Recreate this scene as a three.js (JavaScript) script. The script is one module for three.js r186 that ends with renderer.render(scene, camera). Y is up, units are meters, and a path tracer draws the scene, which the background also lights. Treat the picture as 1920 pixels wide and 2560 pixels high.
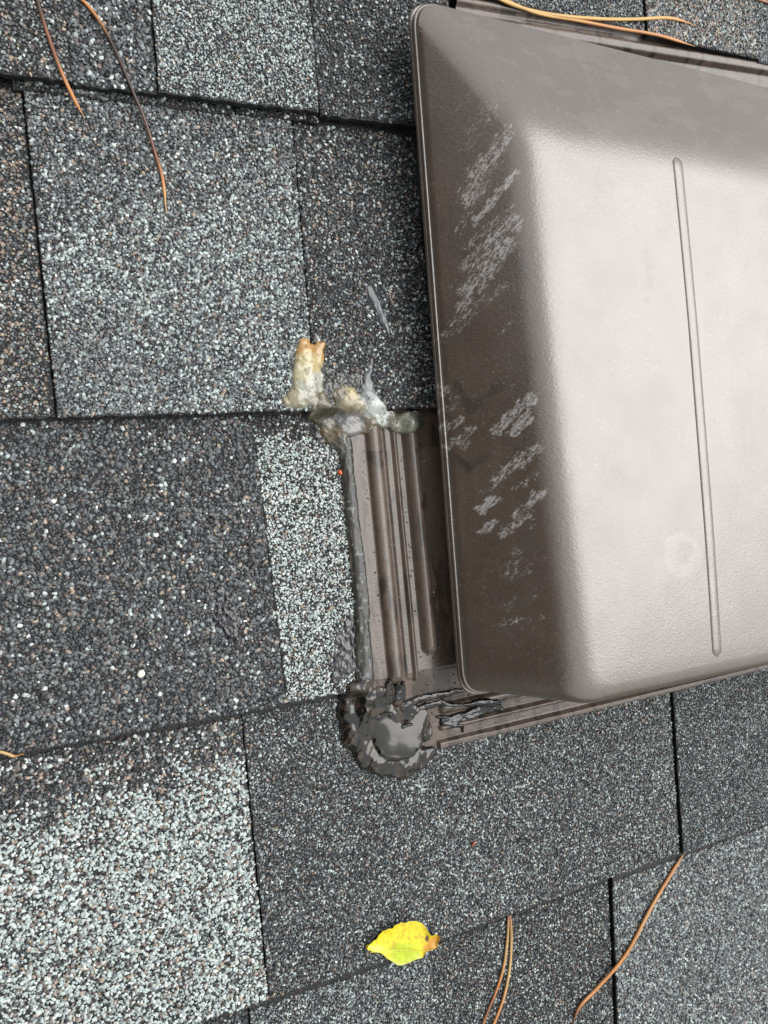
import * as THREE from 'three';
import { mergeGeometries, mergeVertices, toCreasedNormals } from 'three/addons/utils/BufferGeometryUtils.js';

// ---------------------------------------------------------------- frame of the roof
// Roof frame (millimetres): x along the courses, y out of the roof, z down the slope. The roof is pitched in the world.
const PITCH = 0.38, MM = 0.001;
const TILT = new THREE.Quaternion().setFromAxisAngle(new THREE.Vector3(1, 0, 0), PITCH);
const LIFT = new THREE.Vector3(0, 3.2, 0);
const toWorld = (x, y, z) => new THREE.Vector3(x * MM, y * MM, z * MM).applyQuaternion(TILT).add(LIFT);

// ---------------------------------------------------------------- camera
const W0 = 1920, H0 = 2560, FOCAL = 1750, EYE = 345.7;
const nrm = v => { const l = Math.hypot(...v); return v.map(c => c / l); };
const dot = (a, b) => a[0] * b[0] + a[1] * b[1] + a[2] * b[2];
const cross = (a, b) => [a[1] * b[2] - a[2] * b[1], a[2] * b[0] - a[0] * b[2], a[0] * b[1] - a[1] * b[0]];
const E1 = nrm([4640, -340, FOCAL]);
let E2 = nrm([1172, 25000, FOCAL]);
E2 = nrm(E2.map((c, i) => c - E1[i] * dot(E1, E2)));
const EN = cross(E1, E2);
const scene = new THREE.Scene();
const camera = new THREE.PerspectiveCamera(2 * Math.atan(H0 / 2 / FOCAL) * 180 / Math.PI, 0.75, 0.01, 500);
{
  const ax = i => new THREE.Vector3(E1[i], -EN[i], E2[i]);
  const m = new THREE.Matrix4().makeBasis(ax(0), ax(1).negate(), ax(2).negate());
  camera.quaternion.setFromRotationMatrix(m).premultiply(TILT);
  camera.position.copy(toWorld(0, EYE, 0));
  camera.updateMatrixWorld(true);
}
scene.add(camera);
camera.focus = 0.36; camera.userData.fStop = 30;
// a place on the roof (x, z in mm) from where it was measured in the photograph, at height y above the roof plane
function spot(px, py, y = 0) {
  const d = [px - W0 / 2, py - H0 / 2, FOCAL], k = (EYE - y) / dot(d, EN);
  return [dot(d, E1) * k, dot(d, E2) * k];
}
const spots = (list, y) => list.map(p => spot(p[0], p[1], y));

// ---------------------------------------------------------------- renderer, sky and sun
const renderer = new THREE.WebGLRenderer({ antialias: true });
renderer.toneMapping = THREE.LinearToneMapping;
renderer.toneMappingExposure = 1.9;
renderer.shadowMap.enabled = true;
renderer.shadowMap.type = THREE.PCFSoftShadowMap;
{
  const w = 256, h = 128, d = new Float32Array(w * h * 4);
  for (let j = 0; j < h; j++) for (let i = 0; i < w; i++) {
    const el = ((j + 0.5) / h - 0.5) * Math.PI, s = Math.max(0, Math.sin(el));
    const L = 0.6 * (0.8 + 0.2 * s), o = (j * w + i) * 4;      // overcast: brightest overhead
    d[o] = L * 0.985; d[o + 1] = L; d[o + 2] = L * 1.015; d[o + 3] = 1;
    if (el < 0) { d[o] = 0.09; d[o + 1] = 0.1; d[o + 2] = 0.085; }
  }
  const sky = new THREE.DataTexture(d, w, h, THREE.RGBAFormat, THREE.FloatType);
  sky.mapping = THREE.EquirectangularReflectionMapping; sky.magFilter = THREE.LinearFilter; sky.needsUpdate = true;
  scene.background = sky; scene.environment = sky;
}
const SUNDIR = new THREE.Vector3(0.5, 0.82, -0.2).normalize();          // in the roof frame: bright cloud to the right
const sun = new THREE.DirectionalLight(new THREE.Color(1.0, 0.985, 0.965), 1.5);
sun.position.copy(LIFT).addScaledVector(SUNDIR.clone().applyQuaternion(TILT), 3);
sun.target.position.copy(LIFT);
sun.castShadow = true; sun.shadow.radius = 108; sun.shadow.mapSize.set(2048, 2048);
Object.assign(sun.shadow.camera, { left: -0.7, right: 0.7, top: 0.7, bottom: -0.7, near: 0.5, far: 6 });
scene.add(sun, sun.target);

// ---------------------------------------------------------------- helpers
function rng(seed) { let a = seed >>> 0; return () => { a = (a + 0x6D2B79F5) | 0; let t = Math.imul(a ^ (a >>> 15), 1 | a); t = (t + Math.imul(t ^ (t >>> 7), 61 | t)) ^ t; return ((t ^ (t >>> 14)) >>> 0) / 4294967296; }; }
function hash(x, y, s) { let h = Math.imul(x, 374761393) + Math.imul(y, 668265263) + Math.imul(s, 974711); h = Math.imul(h ^ (h >>> 13), 1274126177); return ((h ^ (h >>> 16)) >>> 0) / 4294967296; }
function noise(x, y, s = 0) {
  const i = Math.floor(x), j = Math.floor(y), u = x - i, v = y - j, a = u * u * (3 - 2 * u), b = v * v * (3 - 2 * v);
  return (hash(i, j, s) * (1 - a) + hash(i + 1, j, s) * a) * (1 - b) + (hash(i, j + 1, s) * (1 - a) + hash(i + 1, j + 1, s) * a) * b;
}
function fbm(x, y, s = 0, n = 4) { let r = 0, a = 0.5, t = 0; for (let k = 0; k < n; k++) { r += a * noise(x, y, s + k * 17); t += a; a *= 0.5; x = x * 2.03 + 3.1; y = y * 2.03 + 1.7; } return r / t; }
const clamp = (x, a = 0, b = 1) => Math.min(b, Math.max(a, x));
const lerp = (a, b, t) => a + (b - a) * t;
const smooth = (a, b, x) => { const t = clamp((x - a) / (b - a)); return t * t * (3 - 2 * t); };
const taken = {};
function numbered(n) { const k = taken[n] = (taken[n] ?? -1) + 1; return k ? `${n}_${String(k).padStart(3, '0')}` : n; }
function lit(o) { o.castShadow = o.receiveShadow = true; return o; }
function thing(name, label, category, [x, y, z], group, kind) {
  const o = new THREE.Group(); o.name = numbered(name); o.quaternion.copy(TILT); o.position.copy(toWorld(x, y, z));
  if (label) o.userData.label = label;
  if (category) o.userData.category = category;
  if (group) o.userData.group = group;
  if (kind) o.userData.kind = kind;
  o.base = [x, y, z]; scene.add(o); return o;
}
// a part: geometry given in roof millimetres, moved to its thing's base and to metres
function part(name, geo, mat, root, parent = root) {
  const g = geo.clone(); g.translate(-root.base[0], -root.base[1], -root.base[2]); g.scale(MM, MM, MM);
  const m = lit(new THREE.Mesh(g, mat)); m.name = numbered(name); parent.add(m); return m;
}
function solo(name, label, category, base, geo, mat, group) {
  const g = geo.clone(); g.translate(-base[0], -base[1], -base[2]); g.scale(MM, MM, MM);
  const m = lit(new THREE.Mesh(g, mat)); m.name = numbered(name); m.quaternion.copy(TILT); m.position.copy(toWorld(...base));
  m.userData = { label, category }; if (group) m.userData.group = group; scene.add(m); return m;
}
function geoOf(pos, idx, uv) {
  const g = new THREE.BufferGeometry(); g.setAttribute('position', new THREE.Float32BufferAttribute(pos, 3));
  if (uv) g.setAttribute('uv', new THREE.Float32BufferAttribute(uv, 2));
  g.setIndex(idx); g.computeVertexNormals(); return g;
}
function segDist(x, z, a, b) { const dx = b[0] - a[0], dz = b[1] - a[1], t = clamp(((x - a[0]) * dx + (z - a[1]) * dz) / (dx * dx + dz * dz || 1)); return [Math.hypot(x - a[0] - dx * t, z - a[1] - dz * t), t]; }
function inside(poly, x, z) { let c = false; for (let i = 0, j = poly.length - 1; i < poly.length; j = i++) { const [xi, zi] = poly[i], [xj, zj] = poly[j]; if ((zi > z) !== (zj > z) && x < (xj - xi) * (z - zi) / (zj - zi) + xi) c = !c; } return c; }
function texture(w, h, fn, srgb) {
  const d = new Uint8Array(w * h * 4);
  for (let j = 0; j < h; j++) for (let i = 0; i < w; i++) { const c = fn((i + 0.5) / w, (j + 0.5) / h), o = (j * w + i) * 4; d[o] = clamp(c[0]) * 255; d[o + 1] = clamp(c[1]) * 255; d[o + 2] = clamp(c[2]) * 255; d[o + 3] = 255; }
  const t = new THREE.DataTexture(d, w, h); t.magFilter = THREE.LinearFilter; t.minFilter = THREE.LinearMipmapLinearFilter; t.generateMipmaps = true; t.wrapS = t.wrapT = THREE.RepeatWrapping;
  if (srgb) t.colorSpace = THREE.SRGBColorSpace; t.needsUpdate = true; return t;
}
const toSrgb = c => c <= 0.0031308 ? c * 12.92 : 1.055 * Math.pow(c, 1 / 2.4) - 0.055;

// ---------------------------------------------------------------- the vent's place (needed by the shingles cut round it)
const VA = 2 * Math.PI / 180, VX = 115.2, VZ = -6;                       // left flange edge, and the vent's small turn on the roof
const ventUV = (x, z) => [(x - VX) * Math.cos(VA) - (z - VZ) * Math.sin(VA), (x - VX) * Math.sin(VA) + (z - VZ) * Math.cos(VA)];
const ventXZ = (u, v) => [VX + u * Math.cos(VA) + v * Math.sin(VA), VZ - u * Math.sin(VA) + v * Math.cos(VA)];
const VEND = 164.5;                                                       // v of the flange's lower edge
const bump = (d, w) => { const t = clamp(1 - (d / w) ** 2); return Math.sqrt(t); };
const bumpFlat = (d, w, e) => smooth(w, w - e, d);
function flangeTop(u, v) {                                                // height of the pressed sheet over its underside
  const w = VEND - v;
  let h = 1.6;
  h = Math.max(h, 1.6 + 0.9 * smooth(-9, -8, u) * smooth(5.2, 4.6, u) * smooth(130, 126, v));
  const seg = (u0, v0, u1, v1) => segDist(u, v, [u0, v0], [u1, v1])[0];
  h = Math.max(h, 1.6 + 3.8 * bump(seg(9.6, -60, 9.6, 118), 4.3));
  h = Math.max(h, 1.6 + 0.9 * bumpFlat(seg(17.6, -60, 17.6, 119), 2.6, 0.9));
  h = Math.max(h, 1.6 + 2.6 * bump(seg(20.6, -60, 20.6, 121), 1.4));
  h = Math.max(h, 1.6 + 5.0 * bump(seg(30.2, -60, 30.2, 105), 4.2));
  if (u > 33) {
    h = Math.max(h, 1.6 + 2.6 * bumpFlat(Math.abs(w - 2), 2.4, 0.7));
    h = Math.max(h, 1.6 + 2.6 * bump(seg(36, VEND - 11.5, 400, VEND - 11.5), 1.7));
    h = Math.max(h, 1.6 + 3.2 * bump(seg(38, VEND - 22, 400, VEND - 22), 3.1));
  }
  h = Math.max(h, 1.6 + 2.2 * bump(v + 232, 2.2), 1.6 + 3.2 * bumpFlat(Math.abs(v + 222), 4, 2));
  return v > -100 ? lerp(1.6, h, smooth(-19, -15, v)) : h;
}

// ---------------------------------------------------------------- the roof: courses of shingles, each with its granules
const COL = { black: [0.021, 0.0215, 0.023], dark: [0.058, 0.06, 0.063], slate: [0.115, 0.127, 0.131], grey: [0.197, 0.216, 0.217], teal: [0.31, 0.365, 0.355], pale: [0.46, 0.52, 0.5], white: [0.64, 0.67, 0.64], tan: [0.34, 0.27, 0.21], brown: [0.165, 0.135, 0.115] };
const KEYS = Object.keys(COL);
const asphaltMap = (() => { const b = texture(256, 256, (u, v) => { const c = noise(u * 48, v * 48, 3) * 0.6 + noise(u * 110, v * 110, 5) * 0.4; return [c, c, c]; }); b.repeat.set(20, 20); return b; })();
const M = {
  asphalt: new THREE.MeshPhysicalMaterial({ color: new THREE.Color(0.014, 0.0142, 0.015), roughness: 0.5, bumpMap: asphaltMap, bumpScale: 0.0006 }),
  granule: new THREE.MeshPhysicalMaterial({ color: 0xffffff, roughness: 0.48, clearcoat: 0.3, clearcoatRoughness: 0.3 }),
};
const STEP = 8.4;                                                          // rise of a course from its covered top to its butt edge
const courses = [
  { top: -312, edge: x => -169.2 - 0.012 * (x - 60) },
  { top: -169, edge: x => -26 - 0.0085 * (x + 46) },
  { top: -26.5, edge: x => 118.2 - 0.012 * (x + 40) },
  { top: 117, edge: x => x < 100 ? 265.6 - 0.01 * (x - 50) : 265.1 - 0.046 * (x - 100) },
  { top: 262, edge: x => 402 - 0.02 * x },
  { top: 402, edge: x => 545 },
];
const rise = (c, z) => STEP * clamp((z - courses[c].top + 12) / 155, -0.05, 1.02);
// granule mixes: share of each colour; f(x, z) may bend the shares
const mix = (black, dark, slate, grey, teal, pale, white, tan, brown) => [black, dark, slate, grey, teal, pale, white, tan, brown];
const shingleList = [
  // course, x left (top, bottom), x right (top, bottom), proud, mix, spacing, extra
  [0, -140, -140, -11, -6.6, 1.6, mix(8, 20, 26, 14, 5, 8, 2, 8, 14), 1.6],
  [0, -11, -6.6, 27.2, 28.6, 0, mix(14, 30, 30, 8, 5, 5, 1, 1, 3), 1.6],
  [0, 27.6, 29, 100.2, 102.8, 2.0, mix(6, 10, 14, 13, 22, 28, 3, 2, 4), 1.24],
  [0, 101.2, 103.8, 184, 172, 0, mix(22, 36, 20, 5, 4, 5, 1, 1, 4), 1.55],
  [0, -31, -30, 60, 62, -4.2, mix(22, 36, 20, 5, 4, 5, 1, 1, 4), 1.5, { more: 3.0 }],
  [0, 62, 64, 101.5, 104, -4.0, mix(22, 36, 20, 5, 4, 5, 1, 1, 4), 1.5, { more: 2.2 }],
  [0, 184.6, 184.6, 303, 307, 0.8, mix(6, 14, 30, 22, 16, 8, 1, 2, 3), 1.25, { zMax: -243 }],
  [0, 303.6, 307.6, 390, 394, 2.2, mix(6, 12, 16, 16, 8, 6, 1, 18, 16), 1.35, { zMax: -240.5 }],
  [0, 390, 394, 560, 560, 1.4, mix(6, 14, 30, 22, 16, 8, 1, 2, 3), 1.25, { zMax: -239 }],
  [1, -140, -140, -27.3, -23.4, 0, mix(5, 14, 18, 16, 5, 5, 1, 12, 22), 1.55],
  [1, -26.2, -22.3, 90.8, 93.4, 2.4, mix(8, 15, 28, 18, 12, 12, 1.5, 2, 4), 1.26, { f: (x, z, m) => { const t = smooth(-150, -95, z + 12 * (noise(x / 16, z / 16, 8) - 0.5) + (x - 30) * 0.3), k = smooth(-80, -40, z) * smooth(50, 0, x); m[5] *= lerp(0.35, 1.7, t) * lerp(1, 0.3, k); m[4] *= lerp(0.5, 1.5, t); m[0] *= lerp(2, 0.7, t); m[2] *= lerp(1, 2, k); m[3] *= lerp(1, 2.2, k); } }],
  [1, 92, 94.6, 164, 160, 0, mix(20, 32, 18, 7, 5, 7, 1, 4, 7), 1.55],
  [1, 164, 160, 560, 560, 0.2, mix(20, 32, 18, 7, 5, 7, 1, 4, 7), 2.2, { bare: true }],
  [2, -140, -140, 62.8, 70.4, 2.2, mix(18, 42, 24, 5, 1.8, 2, 0.8, 2, 6), 1.62],
  [2, 63.1, 70.8, 128, 130, 1.0, mix(6, 6, 5, 5, 16, 46, 20, 5, 5), 1.4, { f: (x, z, m) => { const t = smooth(-18, -10, z + 3 * (noise(x / 4, z / 4, 3) - 0.5)); m[5] *= lerp(0.12, 1, t); m[4] *= lerp(0.2, 1, t); m[6] *= lerp(0.2, 1, t); m[0] *= lerp(5, 1, t); m[1] *= lerp(5, 1, t); } }],  // top granules darkened: shadow of the butt above, put into the colour
  [2, 128, 130, 560, 560, 0, mix(20, 32, 18, 7, 5, 7, 1, 4, 7), 2.2, { bare: true }],
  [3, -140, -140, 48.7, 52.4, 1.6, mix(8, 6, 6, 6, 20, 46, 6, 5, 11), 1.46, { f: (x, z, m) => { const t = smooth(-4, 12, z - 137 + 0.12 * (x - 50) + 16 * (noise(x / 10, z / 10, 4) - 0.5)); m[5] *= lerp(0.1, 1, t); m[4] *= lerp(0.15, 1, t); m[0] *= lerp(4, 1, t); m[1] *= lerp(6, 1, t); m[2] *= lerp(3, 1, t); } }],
  [3, 49.6, 53.3, 315.6, 316.5, 0.4, mix(12, 27, 26, 11, 8, 7, 1, 2.5, 6), 1.28, { f: (x, z, m) => { const t = smooth(110, 150, x) * (0.5 + noise(x / 22, z / 22, 9)); m[4] *= lerp(1, 1.7, t); m[5] *= lerp(1, 1.5, t); m[3] *= lerp(1, 1.4, t); } }],
  [3, 316.6, 317.5, 560, 560, 2.4, mix(8, 20, 32, 18, 11, 6, 0.6, 1, 2), 1.25],
  [4, -140, -140, 43.4, 43.6, 0, mix(34, 40, 14, 3, 3, 3, 0.5, 1, 3), 1.4],
  [4, 43.8, 44, 144.6, 147, 1.6, mix(7, 15, 28, 20, 17, 10, 1, 1, 2), 1.25],
  [4, 145, 147.4, 267.2, 263.4, 0, mix(15, 30, 22, 9, 7, 9, 1, 2.5, 6), 1.3],
  [4, 268.3, 264.5, 560, 560, 2.6, mix(9, 19, 29, 19, 13, 8, 1, 1.5, 2), 1.25],
  [5, -140, -140, 560, 560, 1, mix(14, 26, 26, 12, 9, 7, 1, 2, 3), 1.5],
];
const slabs = [];
const granuleShapes = [11, 23, 37].map((seed, n) => {                    // angular crushed chips, lying mostly flat
  const r = rng(seed), base = n === 1 ? new THREE.IcosahedronGeometry(1, 0) : new THREE.OctahedronGeometry(1, 0), g = mergeVertices(base.deleteAttribute('normal').deleteAttribute('uv')), p = g.attributes.position;
  if (n !== 1) g.rotateX(0.6);
  for (let i = 0; i < p.count; i++) { const k = 0.8 + 0.5 * r(); p.setXYZ(i, p.getX(i) * k + 0.2 * (r() - 0.5), p.getY(i) * k * 0.8, p.getZ(i) * k + 0.2 * (r() - 0.5)); }
  const f = g.toNonIndexed(); f.computeVertexNormals(); return f;
});
const frame = [[-40, -40], [1960, -40], [1960, 2600], [-40, 2600]].map(p => spot(p[0], p[1], 0));
const grown = (() => { const cx = frame.reduce((a, p) => a + p[0], 0) / 4, cz = frame.reduce((a, p) => a + p[1], 0) / 4; return frame.map(p => [cx + (p[0] - cx) * 1.16, cz + (p[1] - cz) * 1.14]); })();
const roof = thing('roof', 'roof of dark grey granule-coated asphalt shingles in overlapping courses', 'roof', [0, 0, 0], null, 'structure');
{ // boards and felt below the shingles, running on beyond the frame
  const g = new THREE.BoxGeometry(5000, 20, 3600); g.translate(0, -16, 0); part('roof_deck', g, M.asphalt, roof);
}
{ // the same roofing running on beyond the photograph's reach
  const map = texture(512, 512, (u, v) => { const n = noise(u * 200, v * 200, 19), k = n > 0.78 ? 0.42 : 0.03 + 0.2 * noise(u * 170, v * 170, 21); return [k * 0.97, k, k].map(toSrgb); }, true); map.repeat.set(1 / 320, 1 / 320);
  const mat = new THREE.MeshPhysicalMaterial({ map, bumpMap: asphaltMap, bumpScale: 0.0006, roughness: 0.5 }), list = [];
  for (const [x0, x1, z0, z1] of [[-2500, 2500, -1800, -325], [-2500, 2500, 546, 1800], [-2500, -141, -325, 546], [561, 2500, -325, 546]])
    for (let z = z0; z < z1; z += 143) { const b = Math.min(z + 143, z1), g = new THREE.BoxGeometry(x1 - x0, 5, b - z); g.rotateX(0.03); g.translate((x0 + x1) / 2, 1, (z + b) / 2); const p = g.attributes.position, t = g.attributes.uv; for (let i = 0; i < p.count; i++) t.setXY(i, p.getX(i), p.getZ(i)); list.push(g); }
  part('roofing_field', mergeGeometries(list), mat, roof).userData.kind = 'stuff';
}
function shingleTop(c, proud, z) { return rise(c, z) + proud; }
function hiddenUnderVent(x, z) { const [u, v] = ventUV(x, z); return u > 6 && v > -206 && v < VEND - 6 && !(z < -24 && u < 46) && !(v < -200 && u < 76); }
shingleList.forEach(([c, l0, l1, r0, r1, proud, shares, wide, ex = {}], n) => {
  const gap = wide * 0.9;
  const C = courses[c], top = C.top - 12, R = rng(500 + n * 7);
  const zLow = x => Math.min(C.edge(x) + (ex.more ?? 0) + 0.9 * (noise(x / 2.4, c, 71) - 0.5) + 0.5 * (noise(x / 0.9, c, 72) - 0.5), ex.zMax ?? 1e9);
  const zb = C.edge((l1 + r1) / 2), L = z => lerp(l0, l1, (z - C.top) / (zb - C.top)) + 0.5 * (noise(z / 3, n, 73) - 0.5), Rr = z => lerp(r0, r1, (z - C.top) / (zb - C.top)) + 0.5 * (noise(z / 3, n + 40, 73) - 0.5);
  const poly = [];
  for (let z = top; z < zLow(L(zb)) - 0.5; z += 2) poly.push([L(z), z]);
  const xl = L(zLow(l1)), xr = Rr(zLow(r1));
  for (let k = 0, m = Math.ceil((xr - xl) / 1.2); k <= m; k++) { const x = lerp(xl, xr, k / m); poly.push([x, zLow(x)]); }
  const back = []; for (let z = top; z < zLow(Rr(zb)) - 0.5; z += 2) back.push([Rr(z), z]);
  poly.push(...back.reverse());
  const shape = new THREE.Shape(poly.map(p => new THREE.Vector2(p[0], -p[1])));
  const g = new THREE.ExtrudeGeometry(shape, { depth: 3.4, bevelEnabled: false, steps: 1 }); g.rotateX(-Math.PI / 2);
  const P = g.attributes.position;
  for (let i = 0; i < P.count; i++) P.setY(i, P.getY(i) - 3.4 + shingleTop(c, proud, P.getZ(i)));
  const uv = g.attributes.uv; for (let i = 0; i < P.count; i++) uv.setXY(i, P.getX(i) / 560, P.getZ(i) / 560);
  g.computeVertexNormals();
  const slab = part('shingle', g, M.asphalt, roof);
  slabs.push({ c, poly, proud });
  if (ex.bare) return;
  const place = [], tint = [], q = new THREE.Quaternion(), e = new THREE.Euler(), m4 = new THREE.Matrix4();
  const above = courses[c - 1]?.edge ?? (() => -1e9), bare = [0, 1.2, 1.2, 4.6, 7.4, 0][c], z0 = C.top - 12, rowH = gap * 0.84;  // bare dark strip below each butt, imitating its shadow line
  let row = 0;
  for (let z = z0; z < zb + 8; z += rowH, row++) {
    const xa = Math.min(l0, l1) - 2, xb = Math.max(r0, r1) + 2;
    for (let x = xa + (row % 2) * gap / 2; x < xb; x += gap) {
      const px = x + (R() - 0.5) * gap * 0.75, pz = z + (R() - 0.5) * gap * 0.75, s = 0.66 * gap * (0.6 + 0.72 * Math.pow(R(), 1.4));
      const a = R(), b = R(), d = R(), pick = R(), tone = R(), drop = R();
      if (!inside(grown, px, pz) || hiddenUnderVent(px, pz) || drop < 0.03) continue;
      if (pz < above(px) + bare + 0.8 * (noise(px / 2, c, 75) - 0.5) || pz > zLow(px) - 0.7 || px < L(pz) + 0.35 || px > Rr(pz) - 0.35) continue;
      e.set((a - 0.5) * 1.1, b * 6.283, (d - 0.5) * 1.1, 'YXZ'); q.setFromEuler(e);
      const sq = 0.8 + 0.4 * tone;
      m4.compose(new THREE.Vector3(px * MM, (shingleTop(c, proud, pz) + s * 0.3 + 0.25 * noise(px / 3, pz / 3, 12)) * MM, pz * MM), q, new THREE.Vector3(s * MM * sq, s * MM * 0.75, s * MM / sq));
      place.push(...m4.elements);
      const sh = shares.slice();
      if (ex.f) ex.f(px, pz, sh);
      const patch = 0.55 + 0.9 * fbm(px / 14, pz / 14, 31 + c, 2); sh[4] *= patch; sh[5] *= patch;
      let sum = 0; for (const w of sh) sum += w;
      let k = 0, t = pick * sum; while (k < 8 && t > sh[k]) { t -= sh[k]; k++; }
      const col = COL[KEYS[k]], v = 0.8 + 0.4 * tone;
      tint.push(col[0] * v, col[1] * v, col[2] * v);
    }
  }
  const im = lit(new THREE.InstancedMesh(granuleShapes[n % 3], M.granule, place.length / 16));
  im.instanceMatrix.array.set(place);
  im.instanceColor = new THREE.InstancedBufferAttribute(new Float32Array(tint), 3);
  im.name = numbered('granules'); im.userData.kind = 'stuff';
  slab.add(im);
});
function roofTop(x, z) {                                                   // height of the roof's own surface
  let y = 0;
  for (const s of slabs) if (inside(s.poly, x, z)) y = Math.max(y, shingleTop(s.c, s.proud, z));
  return y;
}
const FLY = (x, z) => { const [, v] = ventUV(x, z); return v > 118 ? lerp(8.2, 2.6, smooth(114, 150, v)) : v > -14 ? lerp(2.4, 8.2, (v + 14) / 132) : lerp(0.7, 2.4, smooth(-22, -14, v)); };   // underside of the flange
function surfaceAt(x, z) {
  const [u, v] = ventUV(x, z);
  if (u > -9 && v > -22 && v < VEND && z > -26) return Math.max(FLY(x, z) + flangeTop(u, v), u < 0 ? roofTop(x, z) : 0);
  if (u > 76 && v > -250 && v < -205) return Math.max(FLY(x, z) + flangeTop(u, v), roofTop(x, z));
  return roofTop(x, z) + 0.5;
}
const known = new Map();
function surface(x, z) {                                                    // looked up on a half-millimetre grid
  const i = Math.round(x * 2), j = Math.round(z * 2), k = i * 8192 + j; let y = known.get(k);
  if (y === undefined) known.set(k, y = surfaceAt(i / 2, j / 2));
  return y;
}
const bedded = new Map();
function bed(x, z) { const a = Math.floor(x * 2) / 2, b = Math.floor(z * 2) / 2, u = (x - a) * 2, v = (z - b) * 2; return lerp(lerp(bedNode(a, b), bedNode(a + 0.5, b), u), lerp(bedNode(a, b + 0.5), bedNode(a + 0.5, b + 0.5), u), v); }
function bedNode(x, z) {                                                        // the surface as a stiff paste bridges it: small gaps closed, steps rounded
  const i = Math.round(x * 2), j = Math.round(z * 2), k = i * 8192 + j; let y = bedded.get(k);
  if (y !== undefined) return y;
  let m = 0, w = 0;
  for (let a = -8; a <= 8; a++) for (let b = -8; b <= 8; b++) { const g = Math.exp(-(a * a + b * b) / 30), p = (i + a) / 2, q = (j + b) / 2; m += g * Math.max(surface(p, q), surface(p + 1, q), surface(p - 1, q), surface(p, q + 1), surface(p, q - 1)); w += g; }
  bedded.set(k, y = m / w); return y;
}

// ---------------------------------------------------------------- the vent
const HOOD = [330, 350];                                                   // mm covered by the hood's texture: from (140, -230)
const hoodUV = (x, z) => [(x - 140) / 360, (z + 232) / 360];
function onWall(px, py) {                                                  // a point on the hood's left wall
  const A = [148.2, 30, -205], B = [158.8, 30, 104], Cc = [194, 64, -20];
  const n = cross(B.map((c, i) => c - A[i]), Cc.map((c, i) => c - A[i])), g0 = spot(px, py, 0);
  const d = [g0[0], -EYE, g0[1]], o = [0, EYE, 0], t = dot(A.map((c, i) => c - o[i]), n) / dot(d, n);
  return [d[0] * t, d[2] * t];
}
const R2 = (x, y) => [960 + x * 0.5787, y * 0.5787], R4 = (x, y) => [960 + x * 0.5787, 800 + y * 0.5787];
const scuffs = [ // dry rubbed marks: from, to (as measured), half width mm, strength
  [R2(320, 480), R2(380, 380), 6, 0.34], [R2(360, 620), R2(470, 450), 8, 0.42], [R2(330, 860), R2(400, 700), 5, 0.5], [R2(370, 860), R2(520, 590), 7, 0.72], [R2(440, 730), R2(545, 560), 6, 0.6], [R2(390, 760), R2(430, 690), 6, 0.8],
  [R2(380, 970), R2(575, 742), 2.6, 0.85], [R2(320, 1000), R2(380, 900), 4, 0.4], [R2(350, 1070), R2(560, 890), 3.2, 0.6], [R2(370, 1150), R2(560, 960), 8, 0.72], [R2(350, 1260), R2(540, 1050), 7, 0.8], [R2(330, 1320), R2(480, 1160), 5, 0.7], [R2(300, 1400), R2(520, 1240), 5, 0.55], [R2(240, 1470), R2(400, 1360), 4, 0.5], [R2(480, 1450), R2(590, 1360), 3, 0.35], [R2(255, 1310), R2(300, 1240), 4, 0.35],
  [R4(475, 480), R4(625, 345), 5, 0.85], [R4(560, 480), R4(605, 420), 5, 0.95], [R4(245, 320), R4(255, 290), 5, 0.6], [R4(250, 400), R4(310, 350), 5, 0.5], [R4(255, 470), R4(330, 430), 4, 0.7], [R4(280, 540), R4(380, 475), 4, 0.75], [R4(310, 540), R4(345, 540), 4, 0.6],
  [R4(470, 690), R4(650, 565), 5, 0.72], [R4(520, 640), R4(600, 590), 5, 0.8], [R4(560, 720), R4(655, 670), 3, 0.6], [R4(415, 820), R4(465, 775), 4.5, 0.95], [R4(415, 740), R4(450, 725), 2, 0.5], [R4(560, 850), R4(665, 745), 4.5, 0.78], [R4(500, 920), R4(590, 850), 4, 0.75], [R4(415, 915), R4(460, 880), 4.5, 0.85], [R4(610, 900), R4(630, 870), 3, 0.45],
  [R4(540, 1090), R4(560, 1010), 6, 0.5], [R4(600, 1070), R4(660, 1020), 5, 0.4], [R4(500, 1220), R4(640, 1190), 4, 0.4], [R4(490, 1310), R4(560, 1290), 4, 0.6], [R4(580, 1290), R4(660, 1280), 3, 0.4], [R4(460, 1440), R4(700, 1440), 4, 0.22], [R4(480, 1040), R4(500, 1080), 4, 0.3],
].map(([a, b, w, s]) => [onWall(...a), onWall(...b), w * 0.55, s]);
const smears = [[R4(305, 270), R4(370, 390), 2.2, 0.7], [R4(370, 390), R4(500, 280), 2.6, 0.55], [R4(325, 600), R4(360, 640), 2.2, 0.8], [R4(360, 640), R4(430, 590), 1.8, 0.5], [R2(600, 1190), R2(570, 1080), 2.6, 0.6], [R4(610, 150), R4(650, 200), 3, 0.3]].map(([a, b, w, s]) => [onWall(...a), onWall(...b), w, s]);
const atTop = p => spot(p[0], p[1], 66);
const stains = [[R2(1150, 1090), R2(1160, 1150), 3, 0.8], [R2(1155, 1160), R2(1165, 1230), 2, 0.85], [R2(1140, 1290), R2(1150, 1300), 1.8, 0.85], [R2(900, 1350), R2(1010, 1352), 0.8, 0.3], [R2(1000, 1180), R2(1110, 1185), 0.8, 0.25], [R2(1125, 990), R2(1132, 1005), 1.2, 0.3], [R4(1180, 240), R4(1192, 255), 1.2, 0.3]].map(([a, b, w, s]) => [atTop(a), atTop(b), w, s]);
const ringC = atTop(R4(1270, 1010));
const TX = 1400;
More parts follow.
